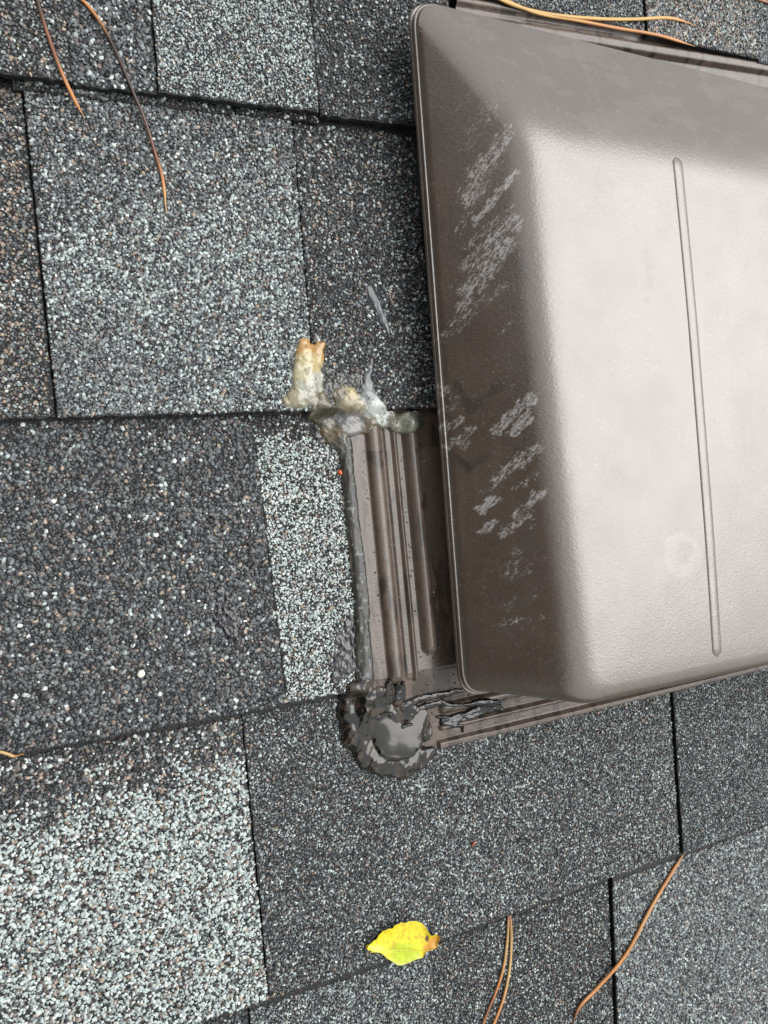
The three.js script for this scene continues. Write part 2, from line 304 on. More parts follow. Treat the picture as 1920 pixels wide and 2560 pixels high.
const grain = (x, z) => { const w = 1.4 * fbm(x / 5, z / 5, 91, 2); return fbm(x / 0.8 + w, z / 0.6 + w, 92, 2); };
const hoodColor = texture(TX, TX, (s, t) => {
  const x = 140 + s * 360, z = -232 + t * 360, blotch = fbm(x / 22, z / 22, 51, 4), fine = fbm(x / 1.6, z / 1.6, 55, 3);
  let k = 0.86 + 0.3 * (blotch - 0.5) + 0.16 * (fine - 0.5);
  let c = [0.084 * k, 0.058 * k, 0.043 * k];
  let chalk = 0, dark = 0;
  for (const [a, b, w, m] of scuffs) { const d = segDist(x, z, a, b)[0]; if (d < w * 1.6) chalk = Math.max(chalk, m * (1 - smooth(w * 0.5, w * 1.6, d + 2.4 * (noise(x / 2.2, z / 2.2, 60) - 0.5)))); }
  if (chalk > 0) { const al = x * 0.5 - z * 0.87, ac = x * 0.87 + z * 0.5; const sp = 0.55 * noise(ac / 0.36, al / 2.4, 61) + 0.45 * noise(x / 0.5, z / 0.5, 62); chalk = smooth(0.0, 0.34, chalk * 0.6 - sp * 0.8 + 0.1) * (0.6 + 0.4 * noise(x / 0.5, z / 0.5, 67)); }
  for (const [a, b, w, m] of smears) { const d = segDist(x, z, a, b)[0]; dark = Math.max(dark, m * (1 - smooth(w * 0.2, w * 1.3, d + 2 * (noise(x / 2, z / 2, 63) - 0.5)))); }
  for (const [a, b, w, m] of stains) { const d = segDist(x, z, a, b)[0]; dark = Math.max(dark, m * (1 - smooth(w * 0.3, w * 1.4, d + 2 * (noise(x / 1.5, z / 1.5, 64) - 0.5)))); }
  const rd = Math.hypot(x - ringC[0], z - ringC[1]) + 5 * (noise(x / 5, z / 5, 65) - 0.5);
  const ring = smooth(5, 8, rd) * smooth(14, 10, rd) * (0.3 + 0.7 * fbm(x / 7, z / 5, 66, 2));
  c = c.map((v, i) => lerp(v, [0.44, 0.42, 0.41][i], chalk * 0.95));
  c = c.map((v, i) => lerp(v, [0.03, 0.022, 0.016][i], dark));
  c = c.map((v, i) => lerp(v, [0.3, 0.26, 0.23][i], ring * 0.3));
  const mudLift = smooth(-146, -160, z + 14 * (noise(x / 12, z / 7, 76) - 0.5)) * smooth(0, 12, x - 150 - (z + 218)) * smooth(0.5, 0.6, fbm(x / 17, z / 7, 77, 4)) * (0.6 + 0.4 * noise(x / 1.6, z / 0.9, 78));
  c = c.map((v, i) => lerp(v, [0.2, 0.165, 0.135][i], mudLift * 0.2));  // mud smudges; they also paint in brightness the rear slope lacks
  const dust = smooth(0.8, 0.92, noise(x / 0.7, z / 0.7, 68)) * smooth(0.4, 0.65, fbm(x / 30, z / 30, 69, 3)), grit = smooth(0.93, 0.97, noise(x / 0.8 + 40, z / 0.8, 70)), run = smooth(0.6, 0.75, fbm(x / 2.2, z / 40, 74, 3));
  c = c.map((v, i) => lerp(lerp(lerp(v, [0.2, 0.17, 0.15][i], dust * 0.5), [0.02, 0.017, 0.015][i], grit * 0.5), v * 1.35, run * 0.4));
  return c.map(toSrgb);
}, true);
const hoodBump = texture(TX, TX, (s, t) => { const g = grain(140 + s * 360, -232 + t * 360); return [g, g, g]; });
const hoodRough = texture(512, 512, (s, t) => { const x = 140 + s * 360, z = -232 + t * 360, g = 0.78 + 0.3 * (fbm(x / 14, z / 14, 57, 4) - 0.5); return [g, g, g]; });
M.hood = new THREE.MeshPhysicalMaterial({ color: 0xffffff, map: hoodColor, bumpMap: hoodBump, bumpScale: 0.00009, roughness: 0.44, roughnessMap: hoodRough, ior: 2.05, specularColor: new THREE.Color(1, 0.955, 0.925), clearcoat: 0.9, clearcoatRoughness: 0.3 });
const flangeMap = texture(1024, 1024, (s, t) => {
  const x = s * 260, z = t * 260, b = fbm(x / 9, z / 26, 41, 4), f = fbm(x / 1.2, z / 1.2, 43, 3), k = 0.8 + 0.5 * (b - 0.5) + 0.3 * (f - 0.5), siltShade = smooth(18, 26, x) * smooth(66, 48, x) * smooth(104, 116, z) * smooth(148, 138, z), dirt = smooth(0.56, 0.72, fbm(x / 5, z / 14, 44, 3) + 0.26 * siltShade);  // wet silt in the lower corner, with the hood's shadow painted into it
  return [lerp(0.135 * k, 0.04, dirt * 0.8), lerp(0.1 * k, 0.03, dirt * 0.8), lerp(0.08 * k, 0.022, dirt * 0.8)].map(toSrgb);
}, true);
const flangeBump = texture(1024, 1024, (s, t) => { const g = fbm(s * 260 / 2.2, t * 260 / 0.8, 47, 3); return [g, g, g]; });
M.flange = new THREE.MeshPhysicalMaterial({ color: 0xffffff, map: flangeMap, bumpMap: flangeBump, bumpScale: 0.00018, roughness: 0.38, clearcoat: 0.45, clearcoatRoughness: 0.16, ior: 1.5 });

const vent = thing('roof_vent', 'brown roof vent with a deep sloping hood and ribbed flange set into the shingles', 'roof vent', [...ventXZ(180, 0).slice(0, 1), 2, ventXZ(180, 0)[1]]);
function sheet(u0, u1, v0, v1, step, keep) {                                // a piece of the pressed flange sheet with a turned-down edge
  const nu = Math.round((u1 - u0) / step), nv = Math.round((v1 - v0) / step), pos = [], uv = [], idx = [], id = new Map();
  const ok = (i, j) => !keep || keep(lerp(u0, u1, (i + 0.5) / nu), lerp(v0, v1, (j + 0.5) / nv));
  const vert = (i, j) => {
    const key = j * (nu + 1) + i; if (id.has(key)) return id.get(key);
    const u = lerp(u0, u1, i / nu), v = lerp(v0, v1, j / nv), [x, z] = ventXZ(u, v);
    pos.push(x, FLY(x, z) + flangeTop(u, v), z); uv.push(u / 260, v / 260); id.set(key, pos.length / 3 - 1); return pos.length / 3 - 1;
  };
  for (let j = 0; j < nv; j++) for (let i = 0; i < nu; i++) if (ok(i, j)) { const a = vert(i, j), b = vert(i + 1, j), c = vert(i, j + 1), d = vert(i + 1, j + 1); idx.push(a, c, b, b, c, d); }
  return geoOf(pos, idx, uv);
}
function edgeStrip(list) {                                                  // the thickness of the sheet along its edge
  const pos = [], idx = [], uv = [];
  list.forEach(([u, v], i) => { const [x, z] = ventXZ(u, v), y = FLY(x, z) + flangeTop(u, v); pos.push(x, y, z, x, y - 3.4, z); uv.push(u / 260, v / 260, u / 260, v / 260 + 0.01); if (i) { const k = i * 2; idx.push(k - 2, k - 1, k, k, k - 1, k + 1); } });
  return geoOf(pos, idx, uv);
}
{
  const line = (a, b, n) => Array.from({ length: n + 1 }, (_, i) => [lerp(a[0], b[0], i / n), lerp(a[1], b[1], i / n)]);
  const g = mergeGeometries([
    sheet(-9, 62, -34, VEND, 0.55), sheet(62, 380, VEND - 46, VEND, 0.7),
    edgeStrip(line([-9, -34], [-9, VEND], 120)), edgeStrip(line([-9, VEND], [380, VEND], 260)),
  ]);
  part('flange', g, M.flange, vent);
  part('back_flange', sheet(76, 400, -250, -205, 0.9), M.flange, vent);
  const box = [[53, -132], [320, -132], [320, 98], [53, 98]], pos = [], idx = [];
  box.forEach(([u, v], i) => { const [x, z] = ventXZ(u, v); pos.push(x, 2, z, x, 33, z); const a = i * 2, b = ((i + 1) % 4) * 2; idx.push(a, b, a + 1, b, b + 1, a + 1); });
  const cg = toCreasedNormals(geoOf(pos, idx, pos.flatMap((_, i) => i % 3 ? [] : [0, 0])), 0.5);
  part('collar', cg, M.flange, vent);
}
{ // the hood, lofted from its rim over the shoulder to the plateau
  const rim = [[146.6, -218], [159.5, 121.2], [489, 114], [476, -205]];      // rear left, front left, front right, rear right
  const sh = [[187.5, 60, -153], [200.2, 71, 123], [452, 71, 119.5], [440, 60, -146]];
  const lift = (q, y) => q.map(p => [p[0], y, p[1]]);
  const inset = (q, d) => q.map((p, i) => { const s = [[1, 1], [1, -1], [-1, -1], [-1, 1]][i]; return [p[0] + s[0] * d, p[1], p[2] + s[1] * d]; });
  const NS = 44, NA = 10;
  function loop(q, r) {
    const out = [], add = (a, b, t) => a.map((c, i) => lerp(c, b[i], t)), len = (a, b) => Math.hypot(a[0] - b[0], a[1] - b[1], a[2] - b[2]);
    for (let i = 0; i < 4; i++) {
      const p = q[i], nx = q[(i + 1) % 4], pv = q[(i + 3) % 4], a = add(p, pv, r / len(p, pv)), b = add(p, nx, r / len(p, nx)), e = add(nx, p, r / len(p, nx));
      for (let k = 0; k < NA; k++) { const t = k / NA, m = add(a, p, t), n = add(p, b, t); out.push(add(m, n, t)); }
      for (let k = 0; k < NS; k++) out.push(add(b, e, k / NS));
    }
    return out;
  }
  const R = y => lift(rim, y), loops = [];
  loops.push(loop(inset(R(27.5), 9), 12), loop(inset(R(25.4), 1.2), 12), loop(inset(R(24.4), -0.4), 13), loop(inset(R(24.9), -1.9), 14), loop(inset(R(26.2), -2.2), 14), loop(inset(R(26.9), -1.7), 14), loop(inset(R(26.9), -1.0), 14), loop(inset(R(27.7), -0.7), 14), loop(inset(R(28.6), -1.1), 14), loop(inset(R(29.2), -0.7), 14), loop(inset(R(29.3), -0.1), 14), loop(inset(R(30.9), 0.5), 14));
  const base = inset(R(30.9), 0.5), mixq = t => base.map((p, i) => p.map((c, k) => lerp(c, sh[i][k], t * (i % 3 ? 1 : 0.93))));
  for (let k = 1; k <= 14; k++) loops.push(loop(mixq(0.8 * k / 14), lerp(14, 17, k / 14)));
  const start = mixq(0.8), end = inset(sh, 11).map((p, i) => [p[0] + (i % 3 ? 0 : i ? -3 : 3), p[1] + 0.4, p[2] + (i % 3 ? 0 : 4)]);
  for (let k = 1; k <= 14; k++) { const t = k / 14; loops.push(loop(start.map((p, i) => p.map((c, a) => lerp(lerp(c, sh[i][a], t), lerp(sh[i][a], end[i][a], t), t))), lerp(17, 10, t))); }
  const last = loops[loops.length - 1], cen = [0, 1, 2].map(k => last.reduce((s, p) => s + p[k], 0) / last.length);
  for (let k = 1; k <= 14; k++) { const t = k / 14; loops.push(last.map(p => { const q = p.map((c, a) => lerp(c, cen[a], t)); q[1] += 1.6 * (1 - (1 - t) ** 2); return q; })); }
  const n = last.length, pos = [], uv = [], idx = [];
  for (const lp of loops) for (const p of lp) { pos.push(...p); uv.push(...hoodUV(p[0], p[2])); }
  for (let j = 0; j + 1 < loops.length; j++) for (let i = 0; i < n; i++) { const a = j * n + i, b = j * n + (i + 1) % n, c = a + n, d = b + n; idx.push(a, b, c, b, d, c); }
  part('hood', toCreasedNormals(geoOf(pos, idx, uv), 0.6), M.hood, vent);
  // the long pressed rib on the plateau
  const probe = new THREE.Mesh(geoOf(pos, idx), new THREE.MeshBasicMaterial({ side: THREE.DoubleSide })), ray = new THREE.Raycaster();
  const plateau = (x, z) => { ray.set(new THREE.Vector3(x, 200, z), new THREE.Vector3(0, -1, 0)); return ray.intersectObject(probe)[0].point.y; };
  const a0 = spot(1700, 402, 61.5), a1 = spot(1793, 1628, 71.5), L = Math.hypot(a1[0] - a0[0], a1[1] - a0[1]), dx = (a1[0] - a0[0]) / L, dz = (a1[1] - a0[1]) / L;
  const hp = [], hu = [], hi = [], NL = 90, NW = 12, mids = [];
  for (let j = 0; j <= NL; j++) { const al = -3.4 + j / NL * (L + 6.8); mids.push(plateau(a0[0] + dx * al, a0[1] + dz * al)); }
  for (let j = 0; j <= NL; j++) for (let i = 0; i <= NW; i++) {
    const s = j / NL, along = -3.4 + s * (L + 6.8), capA = along < 0 ? -along : along > L ? along - L : 0, w = 3.4 * Math.sqrt(Math.max(0.02, 1 - (capA / 3.4) ** 2)), t = (i / NW * 2 - 1), x = a0[0] + dx * along - dz * t * w, z = a0[1] + dz * along + dx * t * w;
    const y = mids[j] - 0.25 + 1.0 * Math.sqrt(Math.max(0, 1 - t * t)) * (w / 3.4);
    hp.push(x, y, z); hu.push(...hoodUV(x, z)); if (j && i) { const c = j * (NW + 1) + i; hi.push(c, c - NW - 1, c - 1, c - 1, c - NW - 1, c - NW - 2); }
  }
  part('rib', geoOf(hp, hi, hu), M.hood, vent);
}

// ---------------------------------------------------------------- sealant and tar
function lump(field, x0, x1, z0, z1, step, sink = 1.2, level) {     // a lump lying on what is below it: height field, left out where it is thin
  const nx = Math.ceil((x1 - x0) / step), nz = Math.ceil((z1 - z0) / step), H = new Float32Array((nx + 1) * (nz + 1)), pos = [], idx = [], uv = [], id = new Int32Array(H.length).fill(-1);
  for (let j = 0; j <= nz; j++) for (let i = 0; i <= nx; i++) H[j * (nx + 1) + i] = field(x0 + i * step, z0 + j * step);
  const vert = k => { if (id[k] >= 0) return id[k]; const i = k % (nx + 1), j = (k - i) / (nx + 1), x = x0 + i * step, z = z0 + j * step; const bd = bed(x, z); pos.push(x, H[k] > 0 ? (level ? level(x, z, bd + H[k]) : bd + H[k]) : Math.min(bed(x, z), surface(x, z)) - Math.min(-H[k], sink), z); uv.push(x / 100, z / 100); return id[k] = pos.length / 3 - 1; };
  for (let j = 0; j < nz; j++) for (let i = 0; i < nx; i++) { const a = j * (nx + 1) + i, b = a + 1, c = a + nx + 1, d = c + 1; if (Math.max(H[a], H[b], H[c], H[d]) > 0) { const A = vert(a), B = vert(b), C = vert(c), D = vert(d); idx.push(A, C, B, B, C, D); } }
  const g = geoOf(pos, idx, uv); return g;
}
const chain = (list, y = 4) => list.map(([px, py, r, h]) => [...spot(px, py, y), r, h]);
function ropes(pts, x, z) { let h = -9; for (let i = 0; i + 1 < pts.length; i++) { const a = pts[i], b = pts[i + 1], [d, t] = segDist(x, z, a, b), r = lerp(a[2], b[2], t), k = d / r; h = Math.max(h, k < 1.4 ? lerp(a[3], b[3], t) * (k < 1 ? Math.sqrt(1 - k * k) : -(k - 1) * 3) : -9); } return h; }

function paint(g, colorAt) { const p = g.attributes.position, c = new Float32Array(p.count * 3); for (let i = 0; i < p.count; i++) c.set(colorAt(p.getX(i), p.getZ(i), p.getY(i)), i * 3); g.setAttribute('color', new THREE.BufferAttribute(c, 3)); return g; }
const ridged = (x, z, s) => 1 - Math.abs(2 * fbm(x, z, s, 3) - 1);
M.tar = new THREE.MeshPhysicalMaterial({ color: 0xffffff, vertexColors: true, roughness: 0.13, clearcoat: 0.5, clearcoatRoughness: 0.05 });
M.paste = new THREE.MeshPhysicalMaterial({ color: 0xffffff, vertexColors: true, roughness: 0.4, clearcoat: 0.25, clearcoatRoughness: 0.12 });
M.gum = new THREE.MeshPhysicalMaterial({ color: 0xffffff, vertexColors: true, roughness: 0.28, clearcoat: 0.7, clearcoatRoughness: 0.1 });
const mix3 = (a, b, t) => a.map((c, i) => lerp(c, b[i], t));
function boundsOf(pts, m = 3) { const r = Math.max(...pts.map(p => p[2])) * 1.5 + m; return [Math.min(...pts.map(p => p[0])) - r, Math.max(...pts.map(p => p[0])) + r, Math.min(...pts.map(p => p[1])) - r, Math.max(...pts.map(p => p[1])) + r]; }
function gob(name, label, category, groups, rough, colorAt, mat, step = 0.5, warp = 2.4, level) {   // groups: chains of [px, py, radius mm, height mm]
  const cs = groups.map(l => chain(l)), all = cs.flat(), [x0, x1, z0, z1] = boundsOf(all);
  const field = (x, z) => { const wx = x + warp * (fbm(x / 4, z / 4, 81, 2) - 0.5), wz = z + warp * (fbm(x / 4, z / 4, 82, 2) - 0.5); let h = -9, k = 1.2; for (const c of cs) { const v = ropes(c.length > 1 ? c : [c[0], c[0]], wx, wz); const t = clamp(0.5 + 0.5 * (v - h) / k); h = lerp(h, v, t) + (h > -8 ? k * t * (1 - t) : 0); } return h > -3 ? h + rough(x, z) : h; };
  const g = lump(field, x0, x1, z0, z1, step, 1.2, level); paint(g, colorAt);
  const b = all[0]; return solo(name, label, category, [b[0], surface(b[0], b[1]), b[1]], g, mat);
}
const gumColor = (x, z) => { const n = fbm(x / 3, z / 5, 83, 3), b = smooth(0.74, 0.84, noise(x / 1.3, z / 1.7, 84)); return mix3(mix3([0.018, 0.017, 0.014], [0.05, 0.048, 0.041], n), [0.2, 0.22, 0.215], b * 0.6); };
gob('sealant_bead', 'long dark grey bead of sealant along the left edge of the vent flange', 'sealant',
  [[[862, 1105, 3.4, 1.5], [868, 1180, 3.2, 1.5], [878, 1300, 3.5, 1.4], [890, 1400, 3.4, 1.6], [897, 1500, 3.8, 1.5], [898, 1600, 4.4, 1.7], [902, 1690, 5.2, 1.8]]],
  (x, z) => 0.7 * (fbm(x / 2, z / 6, 85, 2) - 0.5), gumColor, M.paste, 0.4, 0.8);
gob('sealant_film', 'thin glossy dark sealant smeared over pale granules left of the bead', 'sealant',
  [[[868, 1545, 2.4, 0.8], [856, 1600, 6, 0.9], [852, 1660, 7, 0.9]], [[845, 1640, 4, 0.8], [835, 1690, 3, 0.6]]],
  (x, z) => 1.5 * (fbm(x / 1.4, z / 2.4, 86, 2) - 0.56), (x, z) => mix3([0.012, 0.012, 0.013], [0.05, 0.05, 0.052], noise(x / 2, z / 2, 87)), M.tar, 0.4);
gob('sealant_film', 'glossy grey sealant film between the tan patch and the pale smear', 'sealant',
  [[[812, 930, 2.4, 0.6], [828, 955, 4.4, 0.9], [850, 958, 4.6, 0.9], [888, 960, 4.6, 0.9]], [[815, 965, 5, 1], [812, 1010, 5, 1.1]], [[800, 1060, 4, 0.9], [806, 1100, 3, 0.7]]],
  (x, z) => 1.6 * (fbm(x / 2, z / 2, 161, 2) - 0.55), (x, z) => mix3([0.016, 0.015, 0.014], [0.06, 0.058, 0.058], noise(x / 2, z / 2, 162)), M.tar, 0.4);
const tints = [[754, 864, 0.52, 0.31, 0.11], [795, 870, 0.5, 0.29, 0.09], [770, 905, 0.58, 0.47, 0.25], [745, 938, 0.52, 0.47, 0.3], [778, 955, 0.5, 0.5, 0.42], [760, 985, 0.46, 0.46, 0.38], [722, 1002, 0.34, 0.3, 0.19], [765, 1010, 0.3, 0.28, 0.2], [792, 1004, 0.14, 0.12, 0.075], [806, 1035, 0.06, 0.052, 0.034], [832, 1085, 0.13, 0.105, 0.06], [850, 1115, 0.1, 0.095, 0.08], [842, 988, 0.12, 0.1, 0.055], [876, 985, 0.5, 0.42, 0.21], [866, 1008, 0.3, 0.25, 0.14], [862, 1045, 0.1, 0.098, 0.1], [885, 1052, 0.22, 0.21, 0.21], [895, 1015, 0.42, 0.38, 0.28], [912, 940, 0.09, 0.095, 0.1], [920, 905, 0.09, 0.09, 0.095], [910, 985, 0.24, 0.27, 0.27], [928, 1022, 0.6, 0.64, 0.6], [955, 1042, 0.52, 0.56, 0.52], [925, 1066, 0.16, 0.13, 0.08], [978, 1052, 0.13, 0.12, 0.085], [1008, 1060, 0.26, 0.27, 0.21], [1042, 1052, 0.12, 0.12, 0.095]].map(([px, py, ...c]) => [...spot(px, py, 5), c]);
const smearColor = (x, z) => {
  const wx = x + 3 * (fbm(x / 3, z / 3, 171, 2) - 0.5), wz = z + 4 * (fbm(x / 3, z / 3, 172, 2) - 0.5); let c = [0, 0, 0], w = 1e-6;
  for (const [tx, tz, t] of tints) { const g = Math.exp(-((wx - tx) ** 2 + (wz - tz) ** 2) / 9) + 1e-9; w += g; for (let i = 0; i < 3; i++) c[i] += t[i] * g; }
  const dirt = smooth(0.62, 0.8, fbm(x / 1.4, z / 1.4, 173, 3)); return c.map(v => 0.82 * v / w * (0.85 + 0.3 * noise(x / 0.9, z / 0.9, 174)) * (1 - 0.6 * dirt));
};
gob('sealant_smear', 'wet sealant smear over the flange top, tan at left, whitish then grey green', 'sealant',
  [[[754, 862, 3, 1.4], [756, 900, 5, 2.6]], [[795, 868, 2.6, 1.3], [786, 905, 4.6, 2.5]], [[768, 890, 5, 2.2], [762, 940, 8, 3], [764, 970, 7.6, 2.8]], [[760, 960, 6, 2.6], [735, 1000, 6, 2], [716, 1006, 3.4, 1.2]], [[775, 985, 6, 2.4], [800, 1025, 6, 2.2], [830, 1070, 7, 2.4], [846, 1108, 5, 1.7]],
    [[842, 985, 4.5, 1.8], [868, 1000, 6, 2.6], [890, 1012, 4.6, 2.2]], [[845, 1000, 4, 1.2], [866, 1045, 5.6, 2.2], [884, 1066, 5, 2], [845, 1075, 6, 2]], [[921, 902, 0.9, 0.5], [911, 945, 1.7, 1], [911, 985, 3.4, 2], [928, 1022, 5.4, 2.6], [955, 1046, 5, 2.4], [990, 1056, 5, 2.8], [1012, 1058, 6, 3.6], [1038, 1050, 4.6, 2.8]], [[935, 1040, 5, 2.2], [905, 1062, 4, 1.4]], [[885, 1030, 4, 1.8], [915, 1030, 4, 2]]],
  (x, z) => 0.5 * (ridged((x + z) / 7, (x - z) / 3.4, 175) - 0.6) + 0.9 * (fbm(x / 4, z / 4, 176, 2) - 0.5), smearColor, M.gum, 0.36);
const tarColor = (x, z) => { const n = fbm(x / 4, z / 4, 110, 3); return mix3([0.01, 0.0085, 0.007], [0.05, 0.036, 0.024], smooth(0.45, 0.75, n) * (1 - inPool(x, z))); };
const poolAt = chain([[962, 1822, 9, 3], [985, 1852, 11, 3.4], [1014, 1850, 10, 3.4], [1036, 1815, 6, 3], [1056, 1782, 3.4, 2.4]], 7), inPool = (x, z) => { const w = 3 * (fbm(x / 5, z / 5, 181, 2) - 0.5), v = 3 * (fbm(x / 5, z / 5, 182, 2) - 0.5); return smooth(0.3, 2.2, ropes(poolAt, x + w, z + v)); };
gob('tar_puddle', 'glossy black tar heaped and pooled over the lower left corner of the flange', 'tar',
  [[[882, 1722, 6, 4], [882, 1780, 8, 6], [886, 1840, 7, 5]], [[902, 1705, 5, 2], [903, 1760, 7, 3], [900, 1810, 7, 3.4], [905, 1855, 7, 3.6]], [[940, 1735, 6, 1.6], [950, 1780, 8, 2.6], [965, 1810, 9, 3.4]], [[905, 1860, 6.4, 3.6], [922, 1892, 7, 3.8], [960, 1905, 7.4, 4], [1010, 1908, 8, 4], [1046, 1893, 6.4, 3], [1075, 1880, 3, 1.6]], [[1010, 1775, 6, 1.8], [1045, 1795, 6, 2.2], [1060, 1830, 5, 2.2]], [[965, 1825, 9, 3.6], [985, 1852, 11, 4.2], [1014, 1850, 10, 4.2], [1040, 1815, 7, 3.4]]],
  (x, z) => (1.7 * (fbm(x / 4.6, z / 6, 111, 2) - 0.5) + 0.45 * (ridged(x / 4 + 0.3 * z / 4, z / 9, 112) - 0.6)) * (1 - 0.8 * inPool(x, z)), tarColor, M.tar, 0.3, 1.6,
  (x, z, y) => { const w = inPool(x, z), pit = smooth(0.84, 0.95, noise(x / 3.4, z / 3.4, 183)); return lerp(y, 8.6 + 0.085 * (z - 148) + 0.5 * (noise(x / 9, z / 9, 163) - 0.5) + 0.8 * pit, w * 0.9); });
gob('tar_strand', 'black tar strands dragged right from the puddle along the flange ridges', 'tar',
  [[[1005, 1765, 3.4, 2], [1040, 1745, 2.2, 1.6], [1080, 1738, 2.4, 1.4], [1130, 1725, 1.6, 1], [1180, 1715, 0.8, 0.6]], [[1020, 1790, 3.6, 2.2], [1060, 1765, 2.4, 1.8], [1100, 1752, 1.8, 1.4], [1150, 1758, 0.9, 0.7]], [[1000, 1700, 1, 0.8], [1000, 1740, 1.8, 1.4]], [[960, 1700, 1.8, 1], [966, 1745, 3, 1.6]], [[985, 1705, 1.8, 1], [990, 1750, 2.8, 1.6]]],
  (x, z) => 0.45 * (ridged(x / 5, z / 2, 114) - 0.6), tarColor, M.tar, 0.33, 1.4);
gob('tar_dab', 'short glossy black tar dab lying on the lower flange below the hood corner', 'tar',
  [[[1092, 1792, 0.8, 0.6], [1125, 1797, 2.4, 1.3], [1165, 1786, 2.8, 1.9], [1200, 1772, 3, 2.1], [1238, 1762, 3.4, 2.3], [1252, 1768, 1.2, 0.8]], [[1150, 1758, 1, 0.7], [1190, 1752, 2.4, 1.6], [1235, 1754, 2.6, 2]], [[1105, 1804, 1.6, 1], [1135, 1810, 1.8, 1.2], [1152, 1812, 0.9, 0.8], [1156, 1826, 0.5, 0.5]]],
  (x, z) => 0.7 * (ridged((x + z) / 6, (z - 0.2 * x) / 2.2, 115) - 0.6), (x, z) => [0.005, 0.005, 0.0055], M.tar, 0.33, 1.6);
gob('tar_smear', 'grey tar smear on the dark shingle left of the hood', 'tar',
  [[[922, 725, 2, 0.6], [938, 765, 2.4, 1], [955, 800, 2.4, 1.2], [968, 832, 1.6, 0.8]]],
  (x, z) => 0.7 * (ridged((x - z * 0.4) / 1.2, z / 6, 116) - 0.6), (x, z) => mix3([0.03, 0.033, 0.037], [0.13, 0.14, 0.15], noise(x / 1.2, z / 4, 117)), M.gum, 0.4);
gob('tar_film', 'thin dark tar smudge on the charcoal shingle left of the pale one', 'tar',
  [[[545, 1480, 4, 0.7], [560, 1530, 6, 0.9], [585, 1590, 3.4, 1.1], [588, 1606, 3, 0.8]]],
  (x, z) => 1.7 * (fbm(x / 1.5, z / 1.5, 118, 2) - 0.56), (x, z) => [0.016, 0.016, 0.018], M.tar, 0.4);

// ---------------------------------------------------------------- pine needles, leaf and small things
M.needle = new THREE.MeshPhysicalMaterial({ color: 0xffffff, vertexColors: true, roughness: 0.42, clearcoat: 0.4, clearcoatRoughness: 0.3 });
M.leaf = new THREE.MeshPhysicalMaterial({ color: 0xffffff, vertexColors: true, roughness: 0.4, clearcoat: 0.5, clearcoatRoughness: 0.2, side: THREE.DoubleSide });
function needleGeo(path, radius, colors, lift = 0.9, ends = [0.35, 0.12]) {   // path as measured in the photograph; radius mm
  const flat = path.map(([px, py, y = 4]) => { const [x, z] = spot(px, py, y); return new THREE.Vector3(x, 0, z); });
  const curve = new THREE.CatmullRomCurve3(flat, false, 'centripetal'), n = 60, P = curve.getSpacedPoints(n);
  const top = P.map(p => Math.max(...[[0, 0], [1.2, 0], [-1.2, 0], [0, 1.2], [0, -1.2]].map(o => surface(p.x + o[0], p.z + o[1]))));
  const ys = top.map((_, i) => { let m = 0, w = 0; for (let k = -12; k <= 12; k++) { const j = clamp(i + k, 0, n), g = Math.exp(-k * k / 50); m += Math.max(...top.slice(Math.max(0, j - 4), j + 5)) * g; w += g; } return m / w + lift; });
  const pos = [], idx = [], col = [], S = 8;
  P.forEach((p, i) => {
    const a = P[Math.max(0, i - 1)], b = P[Math.min(n, i + 1)], d = b.clone().sub(a).normalize(), t = i / n, r = 0.84 * radius * Math.min(1, lerp(ends[0], 1, smooth(0, 0.08, t)), lerp(ends[1], 1, smooth(1, 0.88, t)));
    for (let k = 0; k < S; k++) { const an = k / S * 2 * Math.PI, s = Math.cos(an) * r, h = Math.sin(an) * r * 0.75; pos.push(p.x - d.z * s, ys[i] + h, p.z + d.x * s); const f = t * (colors.length - 1), q = Math.min(colors.length - 2, Math.floor(f)), v = 0.85 + 0.3 * noise(i / 3, k, 121); col.push(...mix3(colors[q], colors[q + 1], f - q).map(c => c * v)); }
    if (i) for (let k = 0; k < S; k++) { const c = i * S + k, e = i * S + (k + 1) % S; idx.push(c - S, c, e - S, e - S, c, e); }
  });
  for (const [ring, flip] of [[0, 0], [n, 1]]) for (let k = 1; k + 1 < S; k++) idx.push(ring * S, ring * S + (flip ? k + 1 : k), ring * S + (flip ? k : k + 1));
  const g = geoOf(pos, idx); g.setAttribute('color', new THREE.Float32BufferAttribute(col, 3)); return g;
}
const DK = [0.045, 0.024, 0.018], RD = [0.2, 0.075, 0.035], OR = [0.5, 0.21, 0.06], GO = [0.62, 0.36, 0.1], TN = [0.5, 0.33, 0.13];
const needleAt = p => { const [x, z] = spot(p[0], p[1], 4); return [x, surface(x, z), z]; };
function needle(label, path, r, colors, ends) { return solo('pine_needle', label, 'pine needle', needleAt(path[0]), needleGeo(path, r, colors, 0.9, ends), M.needle); }
function needles(label, list, sheath) {
  const t = thing('pine_needle_pair', label, 'pine needles', needleAt(list[0][0][0]));
  list.forEach(([path, r, colors]) => part('needle', needleGeo(path, r, colors), M.needle, t));
  if (sheath) part('sheath', needleGeo(sheath, 0.95, [DK, RD, RD], 1.0, [0.5, 0.5]), M.needle, t);
}
needle('short reddish brown pine needle with orange tip at the top left edge', [[82, -40], [102, 40], [130, 130], [165, 220], [211, 298]], 0.95, [DK, DK, RD, RD, OR, OR], [1, 0.15]);
needle('long dark brown pine needle curving across the upper left shingles', [[175, -15], [225, 35], [262, 90], [298, 165], [330, 240], [362, 310], [388, 390], [405, 450], [415, 540]], 0.85, [OR, OR, DK, DK, DK, [0.09, 0.045, 0.028], RD, OR, TN], [1, 0.3]);
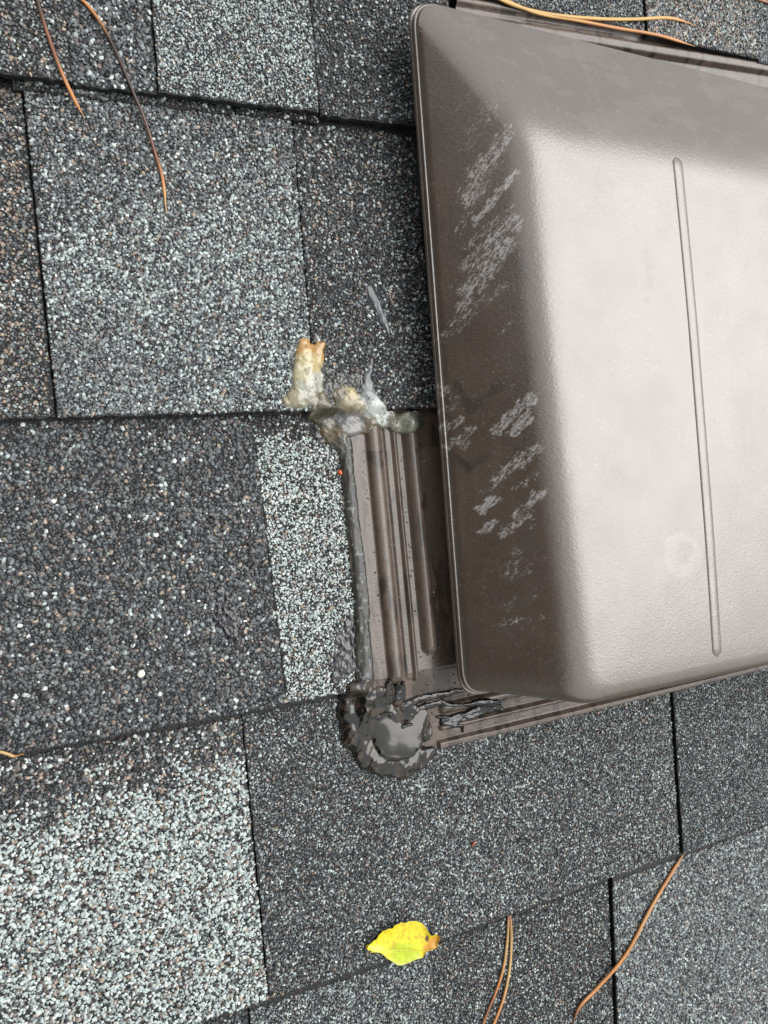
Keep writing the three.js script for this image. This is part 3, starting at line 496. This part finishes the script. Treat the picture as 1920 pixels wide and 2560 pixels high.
needles('pair of golden pine needles lying behind the hood at the top', [
  [[[1215, -8], [1290, 22], [1380, 42], [1480, 52], [1580, 55], [1670, 54], [1732, 72]], 1.15, [GO, GO, GO, GO, OR]],
  [[[1232, -4], [1330, 35], [1440, 55], [1540, 75], [1640, 98], [1727, 125]], 1.15, [GO, GO, OR, OR, OR]]]);
needles('pair of orange pine needles joined at a dark tip near the bottom', [
  [[[1274, 2290], [1270, 2350], [1258, 2420], [1237, 2480], [1210, 2540], [1190, 2600]], 1.05, [[0.3, 0.15, 0.06], TN, OR, RD, OR]],
  [[[1279, 2290], [1280, 2350], [1272, 2430], [1254, 2500], [1228, 2560], [1210, 2600]], 1.05, [[0.3, 0.15, 0.06], TN, TN, OR, OR]]],
  [[1277, 2266], [1276, 2285], [1276, 2312]]);
needle('single thick orange pine needle slanting across the lower right shingles', [[1706, 2133], [1668, 2190], [1620, 2265], [1560, 2370], [1490, 2460], [1440, 2515], [1424, 2560]], 1.45, [OR, OR, [0.55, 0.28, 0.1], OR, OR, OR, DK], [0.3, 0.3]);
needle('tiny curved tan pine needle piece at the left edge on the shingle butt', [[-14, 1862], [12, 1864], [38, 1873], [60, 1886]], 0.8, [TN, TN, OR], [1, 0.3]);
needle('reddish pine needle end in the top right corner', [[1862, -14], [1885, 0], [1925, 12], [1980, 30]], 1.1, [OR, RD, RD], [0.3, 1]);
{ // granules washed off the shingles and caught on the flange
  const R = rng(4242), list = [], tint = [], q = new THREE.Quaternion(), e = new THREE.Euler(), m4 = new THREE.Matrix4();
  for (let k = 0; k < 170; k++) {
    const low = R() < 0.45, u = low ? 22 + 38 * R() : [14.6, 24, 36, 3][Math.floor(R() * 4)] + 2.2 * (R() - 0.5), v = low ? 104 + 40 * R() : -8 + 118 * R(), [x, z] = ventXZ(u, v), s = 0.3 + 0.45 * R();
    e.set(R() * 6, R() * 6, R() * 6); q.setFromEuler(e); m4.compose(new THREE.Vector3(x * MM, (FLY(x, z) + flangeTop(u, v) + s * 0.4) * MM, z * MM), q, new THREE.Vector3(s * MM, s * MM * 0.8, s * MM)); list.push(...m4.elements);
    const c = COL[['black', 'dark', 'dark', 'slate', 'pale', 'brown'][Math.floor(R() * 6)]]; tint.push(...c);
  }
  const im = lit(new THREE.InstancedMesh(granuleShapes[0], M.granule, list.length / 16)); im.instanceMatrix.array.set(list); im.instanceColor = new THREE.InstancedBufferAttribute(new Float32Array(tint), 3);
  im.name = 'loose_granules'; im.quaternion.copy(TILT); im.position.copy(LIFT); im.userData = { kind: 'stuff', label: 'loose dark granules and grit caught on the vent flange', category: 'grit' }; scene.add(im);
}
{ // the leaf: two halves either side of a midrib, slightly cupped
  const LX = x => 880 + x * 0.14467, LY = y => 2260 + y * 0.14467;
  const upper = [[222, 690], [265, 640], [340, 560], [380, 545], [430, 460], [500, 400], [600, 355], [655, 362], [690, 310], [800, 255], [905, 262], [930, 236], [1070, 228], [1160, 265], [1230, 340], [1308, 470], [1350, 475], [1400, 440], [1480, 515]];
  const lower = [[222, 690], [240, 735], [340, 770], [450, 780], [510, 822], [590, 900], [690, 960], [760, 1010], [860, 1010], [980, 960], [1090, 905], [1188, 880], [1212, 830], [1240, 770], [1330, 710], [1410, 690], [1440, 590], [1480, 515]];
  const mid = [[222, 690], [420, 668], [620, 645], [900, 650], [1100, 668], [1280, 640], [1400, 570], [1480, 515]];
  const at = (l, x) => { for (let i = 0; i + 1 < l.length; i++) if (x <= l[i + 1][0]) return lerp(l[i][1], l[i + 1][1], (x - l[i][0]) / (l[i + 1][0] - l[i][0])); return l[l.length - 1][1]; };
  const pos = [], col = [], idx = [], NX = 90, NY = 16, pts = [];
  for (const side of [0, 1]) for (let i = 0; i <= NX; i++) for (let j = -NY; j <= NY; j++) {
    const X = lerp(222, 1480, i / NX), m = at(mid, X), e = j < 0 ? at(upper, X) : at(lower, X), t = Math.abs(j) / NY, Y = lerp(m, e, t);
    const [x, z] = spot(LX(X), LY(Y), 9), vein = Math.abs(((X - 40 * t * (j < 0 ? -1 : 1)) / 95) % 1 - 0.5), curl = 0.6 + 2.2 * t * t * (j < 0 ? 1 : 0.7) + 0.9 * smooth(1200, 1480, X);
    const y = 9.8 - 0.7 * smooth(700, 1010, Y) + curl + 0.22 * smooth(0.06, 0.0, vein) * t + 0.35 * (noise(X / 90, Y / 90, 131) - 0.5) - side * 0.3;
    pos.push(x, y, z);
    const green = smooth(0.45, 0.8, (1 - Math.hypot((X - 870) / 330, (Y - 830) / 230)) + 0.5 + 0.4 * (fbm(X / 120, Y / 120, 132, 3) - 0.5)), or = smooth(0.35, 0.75, smooth(1050, 1400, X) * smooth(380, 620, Y) + 0.7 * (fbm(X / 90, Y / 90, 133, 3) - 0.5)), rim = smooth(0.82, 1, t) * 0.3;
    let c = mix3([0.82, 0.66, 0.012], [0.84, 0.6, 0.02], rim); c = mix3(c, [0.42, 0.56, 0.008], green * 0.9); c = mix3(c, [0.62, 0.27, 0.01], or); c = mix3(c, [0.5, 0.36, 0.03], smooth(0.7, 0.78, noise(X / 60, Y / 60, 134)) * 0.55); c = mix3(c, [0.5, 0.42, 0.01], smooth(0.08, 0.02, vein) * 0.5 * (1 - 0.6 * t)); c = mix3(c, [0.3, 0.2, 0.02], smooth(0.76, 0.84, noise(X / 16, Y / 16, 135)) * 0.6); c = mix3(c, [0.09, 0.04, 0.02], smooth(0.08, 0.03, Math.hypot((X - 1270) / 600, (Y - 560) / 1100)));
    col.push(...c);
  }
  const per = (NX + 1) * (2 * NY + 1), row = 2 * NY + 1;
  for (const side of [0, 1]) for (let i = 0; i < NX; i++) for (let j = 0; j < 2 * NY; j++) { const a = side * per + i * row + j, b = a + row; side ? idx.push(a, b, a + 1, a + 1, b, b + 1) : idx.push(a, a + 1, b, a + 1, b + 1, b); }
  for (let i = 0; i < NX; i++) for (const j of [0, 2 * NY]) { const a = i * row + j, b = a + row; idx.push(a, b, a + per, b, b + per, a + per); }
  const g = geoOf(pos, idx); g.setAttribute('color', new THREE.Float32BufferAttribute(col, 3));
  const b = spot(990, 2360, 4);
  const leaf = thing('fallen_leaf', 'small wet yellow leaf with green centre and orange stalk end', 'leaf', [b[0], 2, b[1]]);
  part('blade', g, M.leaf, leaf);
  const midrib = mid.map(([x, y]) => [LX(x), LY(y), 4]);
  const mg = needleGeo(midrib, 0.22, [[0.8, 0.7, 0.05], [0.6, 0.62, 0.03], [0.6, 0.4, 0.02]], 2.2); part('midrib', mg, M.leaf, leaf);
}
function stone(name, label, category, px, py, r, color, squash, seed, mat) {
  const [x, z] = spot(px, py, 5), g = mergeVertices(new THREE.IcosahedronGeometry(1, 3).deleteAttribute('normal').deleteAttribute('uv')), p = g.attributes.position;
  for (let i = 0; i < p.count; i++) { const k = 1 + 0.35 * (fbm(p.getX(i) * 1.3 + 5, p.getZ(i) * 1.3 + p.getY(i), seed, 2) - 0.5); p.setXYZ(i, p.getX(i) * k * r[0], p.getY(i) * k * r[0] * squash, p.getZ(i) * k * r[1]); }
  g.rotateY(0.6); g.computeVertexNormals(); const y = surface(x, z); g.translate(x, y + r[0] * squash * 0.8 + 0.3, z);
  return solo(name, label, category, [x, y, z], g, mat ?? new THREE.MeshPhysicalMaterial({ color: new THREE.Color(...color), roughness: 0.4, clearcoat: 0.5, clearcoatRoughness: 0.2 }));
}
stone('seed', 'tiny shiny orange red ball on the edge of the grey sealant bead', 'seed', 850, 1181, [1.25, 1.45], [0.6, 0.1, 0.025], 1, 141);
stone('pebble', 'small cream white chip on the charcoal shingle at left', 'pebble', 352, 1676, [1.9, 1.7], [0.75, 0.7, 0.62], 0.6, 142);
stone('bark_flake', 'tiny reddish brown flake on the shingle below the vent', 'flake', 1179, 2103, [2.1, 1.0], [0.22, 0.05, 0.025], 0.35, 143);

// ---------------------------------------------------------------- the yard beyond the roof: ground and the pines that drop the needles, mirrored in the hood's dark side
{
  const g = new THREE.PlaneGeometry(600, 600); g.rotateX(-Math.PI / 2);
  const m = lit(new THREE.Mesh(g, new THREE.MeshStandardMaterial({ color: new THREE.Color(0.06, 0.075, 0.035), roughness: 1 }))); m.name = 'ground'; m.userData = { kind: 'structure', label: 'grassy yard below the roof' }; scene.add(m);
  const R = rng(99), bark = new THREE.MeshStandardMaterial({ color: new THREE.Color(0.09, 0.06, 0.045), roughness: 1 }), green = new THREE.MeshStandardMaterial({ color: new THREE.Color(0.03, 0.05, 0.028), roughness: 0.8, side: THREE.DoubleSide });
  const trunk = new THREE.CylinderGeometry(0.05, 0.24, 12, 9, 8); trunk.translate(0, 6, 0);
  const pos = [], idx = [];
  for (let k = 0; k < 26; k++) for (let b = 0; b < 7; b++) {
    const y = 1.6 + k * 0.4 + R() * 0.3, an = R() * 6.283, len = (1 - (y - 1.6) / 11.2) * (1.7 + R() * 0.9) + 0.3;
    for (let q = 0; q < 60; q++) {
      const t = 0.15 + 0.85 * R(), c = [Math.cos(an) * len * t + (R() - 0.5) * 0.5, y - 0.25 * len * t * t + (R() - 0.5) * 0.4, Math.sin(an) * len * t + (R() - 0.5) * 0.5], d = [R() - 0.5, R() - 0.4, R() - 0.5], e = [R() - 0.5, R() - 0.5, R() - 0.5], o = pos.length / 3;
      for (const [p, w] of [[-0.5, 0], [0.5, 0], [0, 1]]) pos.push(...c.map((v, i) => v + d[i] * 0.5 * p * 2 + e[i] * 0.22 * w));
      idx.push(o, o + 1, o + 2);
    }
  }
  const crown = geoOf(pos, idx);
  [[-5.2, -1.5, 0], [-6.4, 1.8, 1.3], [-5.0, 4.6, 2.1], [-6.0, -4.8, 3.4], [-8.5, 0.2, 4.2], [-8.2, -3, 5.5], [-8, 3.6, 0.7]].forEach(([x, z, turn], i) => {
    const t = new THREE.Group(); t.name = numbered('pine_tree'); t.position.set(x, 0, z); t.rotation.y = turn; t.scale.setScalar(0.95 + 0.12 * (i % 3));
    t.userData = { label: ['pine nearest the roof corner', 'broad pine in the middle of the near row', 'downslope pine of the near row', 'upslope pine at the end of the near row', 'middle pine of the row behind', 'upslope pine of the row behind', 'downslope pine of the row behind'][i] + ' in the yard', category: 'tree', group: 'pines beside the roof' };
    const a = lit(new THREE.Mesh(trunk, bark)), c = lit(new THREE.Mesh(crown, green)); a.name = numbered('trunk'); c.name = numbered('crown'); t.add(a, c); scene.add(t);
  });
}
renderer.render(scene, camera);
